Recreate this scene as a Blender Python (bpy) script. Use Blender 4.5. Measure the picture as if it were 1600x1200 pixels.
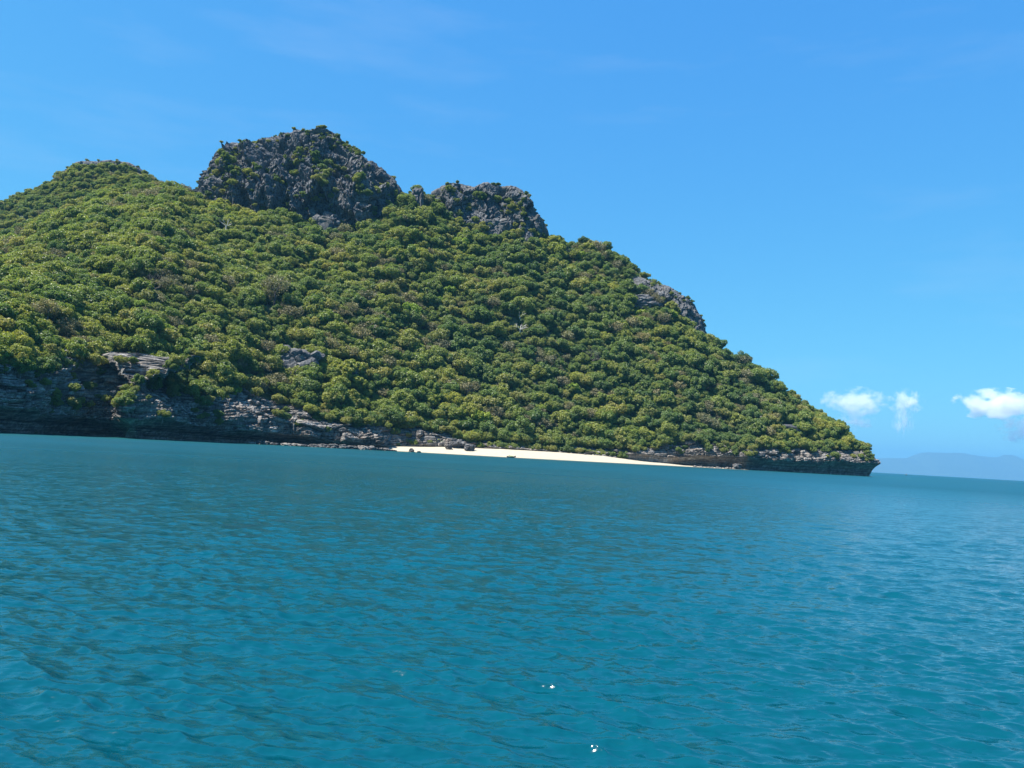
import bpy, math, random
import numpy as np
from mathutils import Matrix, Vector

random.seed(7)
rng = np.random.default_rng(11)
R = math.radians
for o in list(bpy.data.objects):
    bpy.data.objects.remove(o)
scene = bpy.context.scene
COL = scene.collection

# ------------------------------------------------------------------ camera
FPX, CAMH, PITCH, ROLL = 1200.0, 4.0, R(4.98), R(3.23)      # focal length in photo pixels, eye height on the boat deck
cam_data = bpy.data.cameras.new('camera')
cam_data.sensor_width = 36.0
cam_data.lens = 36.0 * FPX / 1600.0
cam_data.clip_start = 0.3
cam_data.clip_end = 120000
cam = bpy.data.objects.new('camera', cam_data)
COL.objects.link(cam)
CM = Matrix.Translation((0, 0, CAMH)) @ Matrix.Rotation(R(90) + PITCH, 4, 'X') @ Matrix.Rotation(ROLL, 4, 'Z')
cam.matrix_world = CM
scene.camera = cam
CMI = np.array(CM.inverted())

# ------------------------------------------------------------------ sky, sun, exposure
TO_SUN = Vector((-0.46, -0.20, 0.86)).normalized()
world = bpy.data.worlds.new('World')
scene.world = world
world.use_nodes = True
wn, wl = world.node_tree.nodes, world.node_tree.links
wn.clear()
w_out = wn.new('ShaderNodeOutputWorld')
w_bg = wn.new('ShaderNodeBackground')
w_sky = wn.new('ShaderNodeTexSky')
w_sky.sky_type = 'NISHITA'
w_sky.sun_disc = False
w_sky.sun_elevation = math.asin(TO_SUN.z)
w_sky.sun_rotation = math.atan2(TO_SUN.x, TO_SUN.y)
w_sky.altitude = 0
w_sky.air_density = 1.0
w_sky.dust_density = 0.0
w_sky.ozone_density = 6.0
w_sep, w_com = wn.new('ShaderNodeSeparateColor'), wn.new('ShaderNodeCombineColor')
wl.new(w_sky.outputs[0], w_sep.inputs[0])
for ch, (gain, power) in enumerate(((0.39, 0.80), (1.23, 0.58), (3.10, 0.20))):      # one response curve for the whole sky
    w_p, w_m = wn.new('ShaderNodeMath'), wn.new('ShaderNodeMath')
    w_p.operation, w_m.operation = 'POWER', 'MULTIPLY'
    w_p.inputs[1].default_value, w_m.inputs[1].default_value = power, gain
    wl.new(w_sep.outputs[ch], w_p.inputs[0])
    wl.new(w_p.outputs[0], w_m.inputs[0])
    wl.new(w_m.outputs[0], w_com.inputs[ch])
w_bg.inputs['Strength'].default_value = 0.088
w_tc, w_map, w_nz, w_rmp, w_mix = (wn.new('ShaderNode' + k_) for k_ in ('TexCoord', 'Mapping', 'TexNoise', 'ValToRGB', 'MixRGB'))
w_map.inputs['Scale'].default_value = (2.0, 2.0, 11.0)                     # thin high cirrus all round the sky
w_map.inputs['Rotation'].default_value = (0.0, R(5), 0.3)
w_nz.inputs['Scale'].default_value, w_nz.inputs['Detail'].default_value, w_nz.inputs['Roughness'].default_value = 1.3, 6, 0.6
w_rmp.color_ramp.elements[0].position, w_rmp.color_ramp.elements[1].position = 0.52, 0.85
w_rmp.color_ramp.elements[1].color = (0.10, 0.10, 0.10, 1)
w_mix.inputs[2].default_value = (4.6, 4.7, 4.8, 1)
wl.new(w_tc.outputs['Generated'], w_map.inputs['Vector'])
wl.new(w_map.outputs[0], w_nz.inputs['Vector'])
wl.new(w_nz.outputs[0], w_rmp.inputs[0])
wl.new(w_rmp.outputs[0], w_mix.inputs[0])
wl.new(w_com.outputs[0], w_mix.inputs[1])
wl.new(w_mix.outputs[0], w_bg.inputs['Color'])
wl.new(w_bg.outputs[0], w_out.inputs['Surface'])

sun_data = bpy.data.lights.new('sun', 'SUN')
sun_data.energy = 5.0
sun_data.angle = R(0.53)
sun_data.color = (1.0, 0.95, 0.87)
sun = bpy.data.objects.new('sun', sun_data)
sun.rotation_euler = TO_SUN.to_track_quat('Z', 'Y').to_euler()
sun.location = (0, 0, 800)
COL.objects.link(sun)

scene.view_settings.view_transform = 'Standard'
scene.view_settings.look = 'None'
scene.view_settings.gamma = 1
scene.view_settings.exposure = 1.36
scene.render.engine = 'CYCLES'
cy = scene.cycles
cy.use_denoising = True
cy.max_bounces = 8
cy.diffuse_bounces = 3
cy.glossy_bounces = 3
cy.transmission_bounces = 4
cy.transparent_max_bounces = 8
cy.volume_bounces = 6
cy.sample_clamp_indirect = 8
cy.caustics_reflective = False
cy.caustics_refractive = False

# ------------------------------------------------------------------ helpers: noise
def _h(ix, iy, iz, s):
    with np.errstate(over='ignore'):
        n = ix.astype(np.uint32) * np.uint32(374761393) + iy.astype(np.uint32) * np.uint32(668265263) + iz.astype(np.uint32) * np.uint32(2246822519) + np.uint32((s * 3266489917) & 0xffffffff)
        n = (n ^ (n >> np.uint32(13))) * np.uint32(1274126177)
        n = (n ^ (n >> np.uint32(16))) * np.uint32(2654435761)
        n = n ^ (n >> np.uint32(15))
    return n.astype(np.float64) / 4294967295.0

def vnoise(P, s=0):
    """smooth value noise, -1..1, P is (N,3)"""
    F = np.floor(P)
    f = P - F
    f = f * f * f * (f * (f * 6 - 15) + 10)
    I = F.astype(np.int64)
    x, y, z = I[:, 0], I[:, 1], I[:, 2]
    fx, fy, fz = f[:, 0], f[:, 1], f[:, 2]
    r = 0
    for dx in (0, 1):
        wx = fx if dx else 1 - fx
        for dy in (0, 1):
            wy = fy if dy else 1 - fy
            for dz in (0, 1):
                wz = fz if dz else 1 - fz
                r = r + wx * wy * wz * _h(x + dx, y + dy, z + dz, s)
    return r * 2 - 1

def fbm(P, oct=4, s=0, gain=0.5):
    a, t, n = 1.0, 0, 0
    for i in range(oct):
        t = t + a * vnoise(P * (2.03 ** i) + 17.3 * i, s + i)
        n += a
        a *= gain
    return t / n

def ridged(P, oct=4, s=0):
    a, t, n = 1.0, 0, 0
    for i in range(oct):
        t = t + a * (1 - 2 * np.abs(vnoise(P * (2.05 ** i) + 9.1 * i, s + i)))
        n += a
        a *= 0.5
    return t / n

def worley(P, s=0):
    """F1, F2, random value of the nearest cell"""
    I = np.floor(P).astype(np.int64)
    f1 = np.full(len(P), 9.0)
    f2 = np.full(len(P), 9.0)
    idv = np.zeros(len(P))
    for dx in (-1, 0, 1):
        for dy in (-1, 0, 1):
            for dz in (-1, 0, 1):
                cx, cy_, cz = I[:, 0] + dx, I[:, 1] + dy, I[:, 2] + dz
                qx = cx + _h(cx, cy_, cz, s)
                qy = cy_ + _h(cx, cy_, cz, s + 1)
                qz = cz + _h(cx, cy_, cz, s + 2)
                d = (qx - P[:, 0]) ** 2 + (qy - P[:, 1]) ** 2 + (qz - P[:, 2]) ** 2
                near = d < f1
                f2 = np.where(near, f1, np.minimum(f2, d))
                idv = np.where(near, _h(cx, cy_, cz, s + 3), idv)
                f1 = np.where(near, d, f1)
    return np.sqrt(f1), np.sqrt(f2), idv

def facets(P, s=0, tilt=1.0):
    """blocky relief: every cell is a flat facet of its own height and tilt"""
    I = np.floor(P).astype(np.int64)
    f1 = np.full(len(P), 9.0)
    f2 = np.full(len(P), 9.0)
    out = np.zeros(len(P))
    for dx in (-1, 0, 1):
        for dy in (-1, 0, 1):
            for dz in (-1, 0, 1):
                c = (I[:, 0] + dx, I[:, 1] + dy, I[:, 2] + dz)
                v = [P[:, k] - c[k] - _h(*c, s + k) for k in range(3)]
                d = v[0] ** 2 + v[1] ** 2 + v[2] ** 2
                h = (_h(*c, s + 3) - 0.5) + tilt * sum(v[k] * (_h(*c, s + 4 + k) - 0.5) for k in range(3))
                near = d < f1
                f2 = np.where(near, f1, np.minimum(f2, d))
                out = np.where(near, h, out)
                f1 = np.where(near, d, f1)
    return out, np.sqrt(f2) - np.sqrt(f1)

def sstep(a, b, x):
    t = np.clip((x - a) / (b - a), 0, 1)
    return t * t * (3 - 2 * t)

# ------------------------------------------------------------------ helpers: photo pixel <-> place
CR = np.array(CM.to_3x3())
def ray(x, y):
    d = CR @ np.array([(x - 800) / FPX, (600 - y) / FPX, -1.0])
    return d / d[1]                       # per metre of depth along +Y
def at(x, y, Y):
    d = ray(x, y) * Y
    return Vector((d[0], d[1], d[2] + CAMH))
def uw(x, y):
    d = ray(x, y)
    return d[0], d[2]
def project(P):
    P = np.asarray(P, dtype=float)
    c = P @ CMI[:3, :3].T + CMI[:3, 3]
    return 800 + FPX * c[:, 0] / -c[:, 2], 600 - FPX * c[:, 1] / -c[:, 2]

# ------------------------------------------------------------------ helpers: meshes
def raw_mesh(name, V, Fq, mat=None, smooth=False):
    """V (N,3), Fq (M,k) faces with k corners each"""
    V = np.asarray(V, dtype=np.float32)
    Fq = np.asarray(Fq, dtype=np.int32)
    me = bpy.data.meshes.new(name)
    me.vertices.add(len(V))
    me.vertices.foreach_set('co', V.ravel())
    k = Fq.shape[1]
    me.loops.add(Fq.size)
    me.loops.foreach_set('vertex_index', Fq.ravel())
    me.polygons.add(len(Fq))
    me.polygons.foreach_set('loop_start', np.arange(0, Fq.size, k, dtype=np.int32))
    me.polygons.foreach_set('use_smooth', np.full(len(Fq), smooth, dtype=bool))
    me.update(calc_edges=True)
    me.validate()
    if mat:
        me.materials.append(mat)
    return me

def grid_faces(nu, nv, wrap=False):
    i = np.arange(nu if wrap else nu - 1)
    j = np.arange(nv - 1)
    I, J = np.meshgrid(i, j, indexing='ij')
    I2 = (I + 1) % nu
    return np.stack([I * nv + J, I2 * nv + J, I2 * nv + J + 1, I * nv + J + 1], -1).reshape(-1, 4)

def grid_normals(P):
    du = np.gradient(P, axis=0)
    dv = np.gradient(P, axis=1)
    n = np.cross(du, dv)
    return n / (np.linalg.norm(n, axis=2, keepdims=True) + 1e-9)

def link(name, data, parent=None):
    o = bpy.data.objects.new(name, data)
    COL.objects.link(o)
    if parent:
        o.parent = parent
    return o

def tag(o, label=None, cat=None, group=None, kind=None):
    if label: o['label'] = label
    if cat: o['category'] = cat
    if group: o['group'] = group
    if kind: o['kind'] = kind
    return o

# counting words for things that stand in a row
ORD = ['leftmost', 'second from left', 'third from left', 'fourth from left', 'fifth from left', 'sixth from left', 'seventh from left', 'eighth from left', 'ninth from left', 'tenth from left', 'eleventh from left', 'twelfth from left', 'thirteenth from left', 'fourteenth from left', 'fifteenth from left', 'sixteenth from left', 'seventeenth from left', 'eighteenth from left', 'nineteenth from left', 'twentieth from left']

# ------------------------------------------------------------------ materials
class NT:
    def __init__(self, name):
        self.m = bpy.data.materials.new(name)
        self.m.use_nodes = True
        self.t = self.m.node_tree
        self.t.nodes.clear()
        self.out = self.t.nodes.new('ShaderNodeOutputMaterial')
    def n(self, typ, **kw):
        nd = self.t.nodes.new('ShaderNode' + typ)
        for k, v in kw.items():
            if hasattr(nd, k) and k not in nd.inputs:
                setattr(nd, k, v)
            else:
                nd.inputs[k].default_value = v
        return nd
    def l(self, a, b):
        self.t.links.new(a, b)
    def noise(self, vec, scale, detail=4, rough=0.55):
        nd = self.n('TexNoise')
        nd.inputs['Scale'].default_value = scale
        nd.inputs['Detail'].default_value = detail
        nd.inputs['Roughness'].default_value = rough
        if vec: self.l(vec, nd.inputs['Vector'])
        return nd.outputs[0]
    def ramp(self, fac, stops):
        nd = self.n('ValToRGB')
        el = nd.color_ramp.elements
        while len(el) < len(stops): el.new(0.5)
        for e, (p, c) in zip(el, stops):
            e.position = p
            e.color = (c[0], c[1], c[2], 1)
        self.l(fac, nd.inputs[0])
        return nd.outputs[0]
    def mix(self, fac, a, b, blend='MIX'):
        nd = self.n('MixRGB', blend_type=blend)
        for inp, v in ((nd.inputs[0], fac), (nd.inputs[1], a), (nd.inputs[2], b)):
            if isinstance(v, (int, float)): inp.default_value = v
            elif isinstance(v, tuple): inp.default_value = (v[0], v[1], v[2], 1)
            else: self.l(v, inp)
        return nd.outputs[0]
    def math(self, op, a, b=0.0):
        nd = self.n('Math', operation=op)
        for inp, v in ((nd.inputs[0], a), (nd.inputs[1], b)):
            if isinstance(v, (int, float)): inp.default_value = v
            else: self.l(v, inp)
        return nd.outputs[0]
    def mapping(self, vec, scale=(1, 1, 1), rot=(0, 0, 0)):
        nd = self.n('Mapping')
        nd.inputs['Scale'].default_value = scale
        nd.inputs['Rotation'].default_value = rot
        self.l(vec, nd.inputs['Vector'])
        return nd.outputs[0]

def simple_mat(name, col, rough=0.7, var=0.25, scale=3.0):
    t = NT(name)
    geo = t.n('NewGeometry')
    nz = t.noise(geo.outputs['Position'], scale)
    c = t.ramp(nz, [(0.3, tuple(v * (1 - var) for v in col)), (0.7, tuple(min(1, v * (1 + var)) for v in col))])
    b = t.n('BsdfPrincipled', Roughness=rough)
    t.l(c, b.inputs['Base Color'])
    t.l(b.outputs[0], t.out.inputs['Surface'])
    return t.m

def rock_mat(name, dark, mid, pale, warm, warm_amt=0.5, strata=0.0):
    t = NT(name)
    pos = t.n('NewGeometry').outputs['Position']
    n1 = t.noise(pos, 0.35, 8, 0.65)
    c = t.ramp(n1, [(0.30, dark), (0.48, mid), (0.68, pale)])
    # rain streaks run down the face
    st = t.noise(t.mapping(pos, (0.9, 0.9, 0.09)), 1.0, 5, 0.6)
    c = t.mix(t.ramp(st, [(0.40, (0.55,) * 3), (0.62, (0, 0, 0))]), c, tuple(v * 0.75 for v in dark))
    w = t.noise(pos, 0.09, 5, 0.6)
    c = t.mix(t.math('MULTIPLY', t.ramp(w, [(0.50, (0, 0, 0)), (0.68, (1, 1, 1))]), warm_amt), c, warm)
    if strata:
        lay = t.noise(t.mapping(pos, (0.05, 0.05, 1.6), (0, R(4), 0)), 1.0, 3, 0.6)
        c = t.mix(t.math('MULTIPLY', t.ramp(lay, [(0.42, (1, 1, 1)), (0.56, (0, 0, 0))]), strata), c, tuple(v * 0.6 for v in dark))
    b = t.n('BsdfPrincipled', Roughness=0.9)
    b.inputs['Specular IOR Level'].default_value = 0.25
    t.l(c, b.inputs['Base Color'])
    bm = t.n('Bump', Strength=0.8, Distance=0.5)
    t.l(t.noise(pos, 1.6, 6, 0.7), bm.inputs['Height'])
    t.l(bm.outputs[0], b.inputs['Normal'])
    t.l(b.outputs[0], t.out.inputs['Surface'])
    return t.m

def leaf_mat(name, stops, trans=0.42):
    """stops: colours picked per tree; each leaf clump shifts a little too"""
    t = NT(name)
    oi = t.n('ObjectInfo')
    geo = t.n('NewGeometry')
    c = t.ramp(oi.outputs['Random'], stops)
    big = t.noise(oi.outputs['Location'], 0.013, 4, 0.6)
    c = t.mix(0.8, c, t.ramp(big, [(0.33, (0.78, 0.88, 0.95)), (0.50, (1, 1, 1)), (0.66, (1.22, 1.15, 0.9))]), 'MULTIPLY')
    isl = t.ramp(geo.outputs['Random Per Island'], [(0.0, (0.86, 0.88, 0.84)), (0.6, (1.16, 1.14, 1.1)), (1.0, (1.6, 1.48, 1.2))])
    c = t.mix(1.0, c, isl, 'MULTIPLY')
    d = t.n('BsdfDiffuse')
    t.l(c, d.inputs['Color'])
    tr = t.n('BsdfTranslucent')
    t.l(t.mix(1.0, c, (1.15, 1.2, 0.6), 'MULTIPLY'), tr.inputs['Color'])
    gl = t.n('BsdfGlossy', Roughness=0.45)
    gl.inputs['Color'].default_value = (1, 1, 1, 1)
    m1 = t.n('MixShader')
    m1.inputs[0].default_value = trans
    t.l(d.outputs[0], m1.inputs[1]); t.l(tr.outputs[0], m1.inputs[2])
    m2 = t.n('MixShader')
    m2.inputs[0].default_value = 0.025
    t.l(m1.outputs[0], m2.inputs[1]); t.l(gl.outputs[0], m2.inputs[2])
    t.l(m2.outputs[0], t.out.inputs['Surface'])
    return t.m

M = {}
M['crag'] = rock_mat('limestone_crag', (0.045, 0.047, 0.051), (0.100, 0.102, 0.107), (0.20, 0.20, 0.20), (0.15, 0.13, 0.10), 0.4)
M['cliff'] = rock_mat('layered_limestone', (0.090, 0.084, 0.078), (0.235, 0.218, 0.20), (0.47, 0.44, 0.40), (0.30, 0.22, 0.155), 0.45, 0.7)
M['boulder'] = rock_mat('boulder_stone', (0.045, 0.045, 0.047), (0.10, 0.10, 0.10), (0.20, 0.195, 0.19), (0.15, 0.12, 0.09), 0.4)
M['pale_boulder'] = rock_mat('pale_stone', (0.12, 0.11, 0.10), (0.24, 0.22, 0.20), (0.42, 0.40, 0.37), (0.24, 0.19, 0.15), 0.4)
M['foam_stone'] = simple_mat('wave_wash', (0.55, 0.57, 0.58), 0.6, 0.25, 1.5)
M['bark'] = simple_mat('bark', (0.13, 0.11, 0.09), 0.9, 0.35, 2.0)
M['pale_bark'] = simple_mat('bleached_wood', (0.45, 0.43, 0.40), 0.8, 0.2, 1.0)
M['dark_bark'] = simple_mat('dark_bark', (0.055, 0.045, 0.038), 0.9, 0.3, 1.5)
M['twig'] = simple_mat('grey_twigs', (0.21, 0.175, 0.15), 0.9, 0.25, 0.8)
M['green'] = leaf_mat('broad_leaves', [(0.0, (0.112, 0.162, 0.042)), (0.35, (0.145, 0.196, 0.045)), (0.65, (0.175, 0.215, 0.048)), (1.0, (0.220, 0.240, 0.054))])
M['deep'] = leaf_mat('deep_green_leaves', [(0.0, (0.085, 0.138, 0.042)), (0.5, (0.108, 0.168, 0.044)), (1.0, (0.134, 0.186, 0.046))])
M['olive'] = leaf_mat('olive_leaves', [(0.0, (0.165, 0.195, 0.055)), (0.5, (0.200, 0.218, 0.060)), (1.0, (0.235, 0.232, 0.078))])
M['dry'] = leaf_mat('dry_leaves', [(0.0, (0.150, 0.140, 0.080)), (0.5, (0.180, 0.165, 0.090)), (1.0, (0.205, 0.190, 0.095))], 0.2)
M['lime'] = leaf_mat('lime_leaves', [(0.0, (0.17, 0.25, 0.035)), (1.0, (0.24, 0.29, 0.045))], 0.35)

def ground_mat():
    t = NT('hillside_soil')
    pos = t.n('NewGeometry').outputs['Position']
    c = t.ramp(t.noise(pos, 0.12, 7, 0.65), [(0.3, (0.040, 0.050, 0.022)), (0.55, (0.075, 0.085, 0.034)), (0.75, (0.14, 0.125, 0.08))])
    b = t.n('BsdfPrincipled', Roughness=0.95)
    t.l(c, b.inputs['Base Color'])
    t.l(b.outputs[0], t.out.inputs['Surface'])
    return t.m
M['ground'] = ground_mat()

def sand_mat():
    t = NT('white_sand')
    pos = t.n('NewGeometry').outputs['Position']
    c = t.ramp(t.noise(pos, 0.5, 6, 0.6), [(0.3, (0.32, 0.28, 0.205)), (0.7, (0.39, 0.345, 0.26))])
    z = t.n('SeparateXYZ')
    t.l(pos, z.inputs[0])
    wet = t.ramp(z.outputs[2], [(0.10, (1, 1, 1)), (0.30, (0, 0, 0))])      # the wash zone is wet
    c = t.mix(wet, c, (0.13, 0.105, 0.07))
    b = t.n('BsdfPrincipled', Roughness=0.9)
    t.l(c, b.inputs['Base Color'])
    bm = t.n('Bump', Strength=0.4, Distance=0.2)
    t.l(t.noise(pos, 0.8, 5, 0.6), bm.inputs['Height'])
    t.l(bm.outputs[0], b.inputs['Normal'])
    t.l(b.outputs[0], t.out.inputs['Surface'])
    return t.m
M['sand'] = sand_mat()

def sea_mat():
    t = NT('sea_water')
    pos = t.n('NewGeometry').outputs['Position']
    ln = t.n('VectorMath', operation='LENGTH')
    t.l(pos, ln.inputs[0])
    far = t.n('MapRange')
    for nm_, v_ in (('From Min', 12.0), ('From Max', 260.0), ('To Min', 0.11), ('To Max', 0.42)):
        far.inputs[nm_].default_value = v_
    t.l(ln.outputs['Value'], far.inputs['Value'])
    att = t.n('Attribute')
    att.attribute_name = 'shallow'
    patch = t.noise(t.mapping(pos, (0.012, 0.03, 1)), 1.0, 4, 0.55)
    deep = t.ramp(patch, [(0.35, (0.0006, 0.046, 0.066)), (0.65, (0.0010, 0.056, 0.083))])
    c = t.mix(att.outputs['Fac'], deep, (0.005, 0.070, 0.074))
    b = t.n('BsdfPrincipled', IOR=1.333)
    t.l(far.outputs[0], b.inputs['Roughness'])         # wavelets too small for the mesh
    t.l(c, b.inputs['Base Color'])
    def slopes(scale, rot, k, detail):
        nd = t.n('TexNoise')
        nd.inputs['Scale'].default_value = 1.0
        nd.inputs['Detail'].default_value = detail
        nd.inputs['Roughness'].default_value = 0.6
        t.l(t.mapping(pos, scale, (0, 0, rot)), nd.inputs['Vector'])
        sub = t.n('VectorMath', operation='SUBTRACT')
        sub.inputs[1].default_value = (0.5, 0.5, 0.5)
        t.l(nd.outputs['Color'], sub.inputs[0])
        mul = t.n('VectorMath', operation='MULTIPLY')
        mul.inputs[1].default_value = (k * 0.7, k, 0)
        t.l(sub.outputs[0], mul.inputs[0])
        return mul.outputs[0]
    acc = t.n('NewGeometry').outputs['Normal']
    for sl in (slopes((1.0, 2.8, 1), R(-7), 1.0, 4), slopes((3.4, 9.0, 1), R(6), 1.25, 3), slopes((0.3, 0.8, 1), R(-5), 0.20, 3)):
        ad = t.n('VectorMath', operation='ADD')
        t.l(acc, ad.inputs[0]); t.l(sl, ad.inputs[1])
        acc = ad.outputs[0]
    nm = t.n('VectorMath', operation='NORMALIZE')
    t.l(acc, nm.inputs[0])
    t.l(nm.outputs[0], b.inputs['Normal'])
    t.l(b.outputs[0], t.out.inputs['Surface'])
    return t.m
M['sea'] = sea_mat()

# ------------------------------------------------------------------ the lie of the island
def poly_table(pts):
    """[(x, y, depth)] -> world xy points of the water line"""
    return [tuple(at(x, y, Y)[:2]) for x, y, Y in pts]

HZ = lambda x: 738.6 + 0.0564 * (x - 1380)                   # horizon row under a photo column
cl_px = [(-150, 252), (-70, 272), (0, 290), (60, 306), (105, 330), (140, 350), (172, 352), (195, 340), (240, 350), (300, 372), (350, 392), (400, 410), (450, 428), (480, 430), (540, 440), (590, 452), (612, 476), (650, 488), (690, 492), (740, 498), (800, 504), (860, 514), (930, 528), (1000, 540), (1050, 548), (1100, 552), (1140, 556), (1175, 552), (1250, 564), (1320, 580), (1367, 589)]
cliff_line = [(Y * uw(x, HZ(x))[0], Y) for x, Y in cl_px]
tip = [(288, 601), (290, 618), (281, 650), (262, 690)]
back = [(235, 740), (190, 820), (60, 930), (-200, 1040), (-520, 1040), (-760, 900), (-780, 520), (-620, 300), (-420, 215)]

def spline(pts, step):
    P = np.array(pts, dtype=float)
    P = np.vstack([2 * P[0] - P[1], P, 2 * P[-1] - P[-2]])
    out = []
    for i in range(1, len(P) - 2):
        p0, p1, p2, p3 = P[i - 1], P[i], P[i + 1], P[i + 2]
        n = 24
        for k in range(n):
            t = k / n
            out.append(0.5 * ((2 * p1) + (p2 - p0) * t + (2 * p0 - 5 * p1 + 4 * p2 - p3) * t * t + (3 * p1 - p0 - 3 * p2 + p3) * t ** 3))
    out.append(P[-2])
    out = np.array(out)
    s = np.concatenate([[0], np.cumsum(np.linalg.norm(np.diff(out, axis=0), axis=1))])
    q = np.arange(0, s[-1], step)
    return np.stack([np.interp(q, s, out[:, 0]), np.interp(q, s, out[:, 1])], 1)

shore = spline(cliff_line + tip + back[:1], 6.0)
polygon = np.vstack([shore, np.array(back[1:])])

def inside_dist(X, Y):
    """signed distance to the island outline, positive inside"""
    P = np.stack([X, Y], -1)
    d = np.full(len(P), 1e9)
    ins = np.zeros(len(P), dtype=bool)
    n = len(polygon)
    for i in range(n):
        a, b = polygon[i], polygon[(i + 1) % n]
        e = b - a
        t = np.clip(((P - a) @ e) / (e @ e), 0, 1)
        d = np.minimum(d, np.hypot(P[:, 0] - a[0] - t * e[0], P[:, 1] - a[1] - t * e[1]))
        c = ((a[1] > P[:, 1]) != (b[1] > P[:, 1]))
        if a[1] != b[1]:
            ins ^= c & (P[:, 0] < (b[0] - a[0]) * (P[:, 1] - a[1]) / (b[1] - a[1]) + a[0])
    return np.where(ins, d, -d)

def table(rows):
    """rows of (x, y, value...) -> arrays over u"""
    u = np.array([uw(r[0], r[1])[0] for r in rows])
    k = np.argsort(u)
    return u[k], np.array([list(r[2:]) for r in rows], dtype=float)[k]

# height of the rock above the water along the shore (photo column, row, metres)
ct_u, ct_v = table([(-200, 640, 26), (0, 640, 25), (90, 640, 27), (140, 640, 36), (215, 640, 38), (245, 650, 30), (290, 650, 23), (335, 660, 20), (370, 660, 28), (430, 660, 27), (465, 660, 21), (490, 670, 14), (560, 680, 13), (610, 690, 15), (660, 690, 13), (700, 695, 9), (730, 700, 7), (800, 700, 7.5), (900, 705, 7), (990, 710, 8), (1030, 715, 11), (1070, 715, 17), (1120, 720, 18), (1160, 725, 16), (1200, 725, 16.5), (1290, 730, 18), (1379, 735, 19), (1420, 735, 17)])
# how far each stretch of cliff leans back
lb_u, lb_v = table([(-200, 640, 0.8), (90, 640, 0.7), (150, 640, 1.0), (175, 640, 2.0), (290, 650, 2.2), (320, 650, 1.1), (345, 655, 1.2), (370, 660, 2.2), (455, 665, 2.2), (480, 670, 1.6), (570, 680, 2.0), (610, 690, 1.0), (1050, 720, 1.0), (1180, 725, 1.3), (1420, 735, 1.3)])
sh_u, sh_v = table([(x, HZ(x), Y) for x, Y in cl_px] + [(1390, 738, 604)])

# forest ridge (canopy line): photo column, row, depth
ridge = [(-250, 430, 560), (-60, 395, 590), (0, 372, 600), (60, 345, 612), (120, 312, 625), (200, 286, 640), (250, 280, 650), (290, 288, 655), (310, 303, 658), (360, 312, 662), (420, 322, 664), (470, 330, 664), (520, 338, 664), (600, 322, 668), (630, 296, 682), (655, 288, 690), (675, 306, 690), (720, 334, 690), (780, 345, 692), (830, 345, 696), (862, 364, 702), (895, 377, 705), (912, 370, 704), (930, 372, 702), (960, 387, 698), (990, 404, 692), (1030, 425, 686), (1050, 448, 680), (1080, 485, 672), (1102, 516, 664), (1140, 545, 655), (1180, 570, 648), (1220, 596, 641), (1250, 616, 636), (1285, 634, 630), (1318, 650, 624), (1340, 672, 618), (1362, 690, 611), (1379, 705, 604), (1400, 730, 600)]
rg_u, rg_v = table([(x, y, Y, uw(x, y)[1]) for x, y, Y in ridge])
rear = [(-250, 420, 830), (-100, 360, 830), (0, 312, 830), (60, 286, 830), (98, 264, 830), (125, 251, 830), (170, 249, 830), (205, 252, 830), (226, 264, 830), (245, 282, 830), (275, 305, 830), (330, 345, 830), (420, 420, 830)]
re_u, re_v = table([(x, y, Y, uw(x, y)[1]) for x, y, Y in rear])
CANOPY = 7.5

def terrain(X, Y, want_t=False):
    u = X / Y
    S = np.interp(u, sh_u, sh_v[:, 0])
    ct = np.interp(u, ct_u, ct_v[:, 0])
    Rd = np.interp(u, rg_u, rg_v[:, 0])
    H = np.interp(u, rg_u, rg_v[:, 1]) * Rd + CAMH - CANOPY
    lean = 0.36 * np.interp(u, lb_u, lb_v[:, 0])
    S0 = S + lean * ct + 4
    t = (Y - S0) / np.maximum(Rd - S0, 6)
    P = np.stack([X, Y, 0 * X], -1)
    g = np.where(t < 1, np.clip(t, 0, 1) ** 0.96, 1 - 0.55 * (t - 1) - 0.25 * np.clip(t - 1, 0, 9) ** 2)
    H = np.maximum(H, ct * 0.8)
    z = ct + (H - ct) * g
    amp = np.clip(4 * t * (1.0 - t), 0, 1)
    z = z + amp * (15 * fbm(P / 70.0, 3, 5) + 7.0 * fbm(P / 27.0, 3, 9)) + 1.2 * fbm(P / 9.0, 2, 3)
    # the peak standing further back on the left
    H2 = np.interp(u, re_u, re_v[:, 1]) * 830 + CAMH - CANOPY
    q = (Y - 830) / 190.0
    z2 = H2 * (1 - np.abs(q) ** 1.5 * 1.0) + 4 * fbm(P / 40.0, 3, 21)
    z2 = np.where(np.abs(q) < 1.6, z2, -50) * sstep(-0.33, -0.42, u) - 20 * (1 - sstep(-0.33, -0.42, u))
    z = np.maximum(z, z2)
    d = inside_dist(X, Y)
    thr = np.maximum(lean * ct + 3, np.where(u < -0.2, 11.5, 0))
    lim = np.where(d < thr, -4, ct - 2 + (d - thr) * 1.3)
    z = np.minimum(z, lim)
    return (z, t, d, u) if want_t else z

gx = np.arange(-700, 300.1, 2.5)
gy = np.arange(230, 1050.1, 2.5)
GX, GY = np.meshgrid(gx, gy, indexing='ij')
TZ, TT, TD, TU = terrain(GX.ravel(), GY.ravel(), True)
terr = link('island_terrain', raw_mesh('island_terrain', np.stack([GX.ravel(), GY.ravel(), TZ], 1), grid_faces(len(gx), len(gy)), M['ground'], True))
tag(terr, kind='structure')

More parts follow.
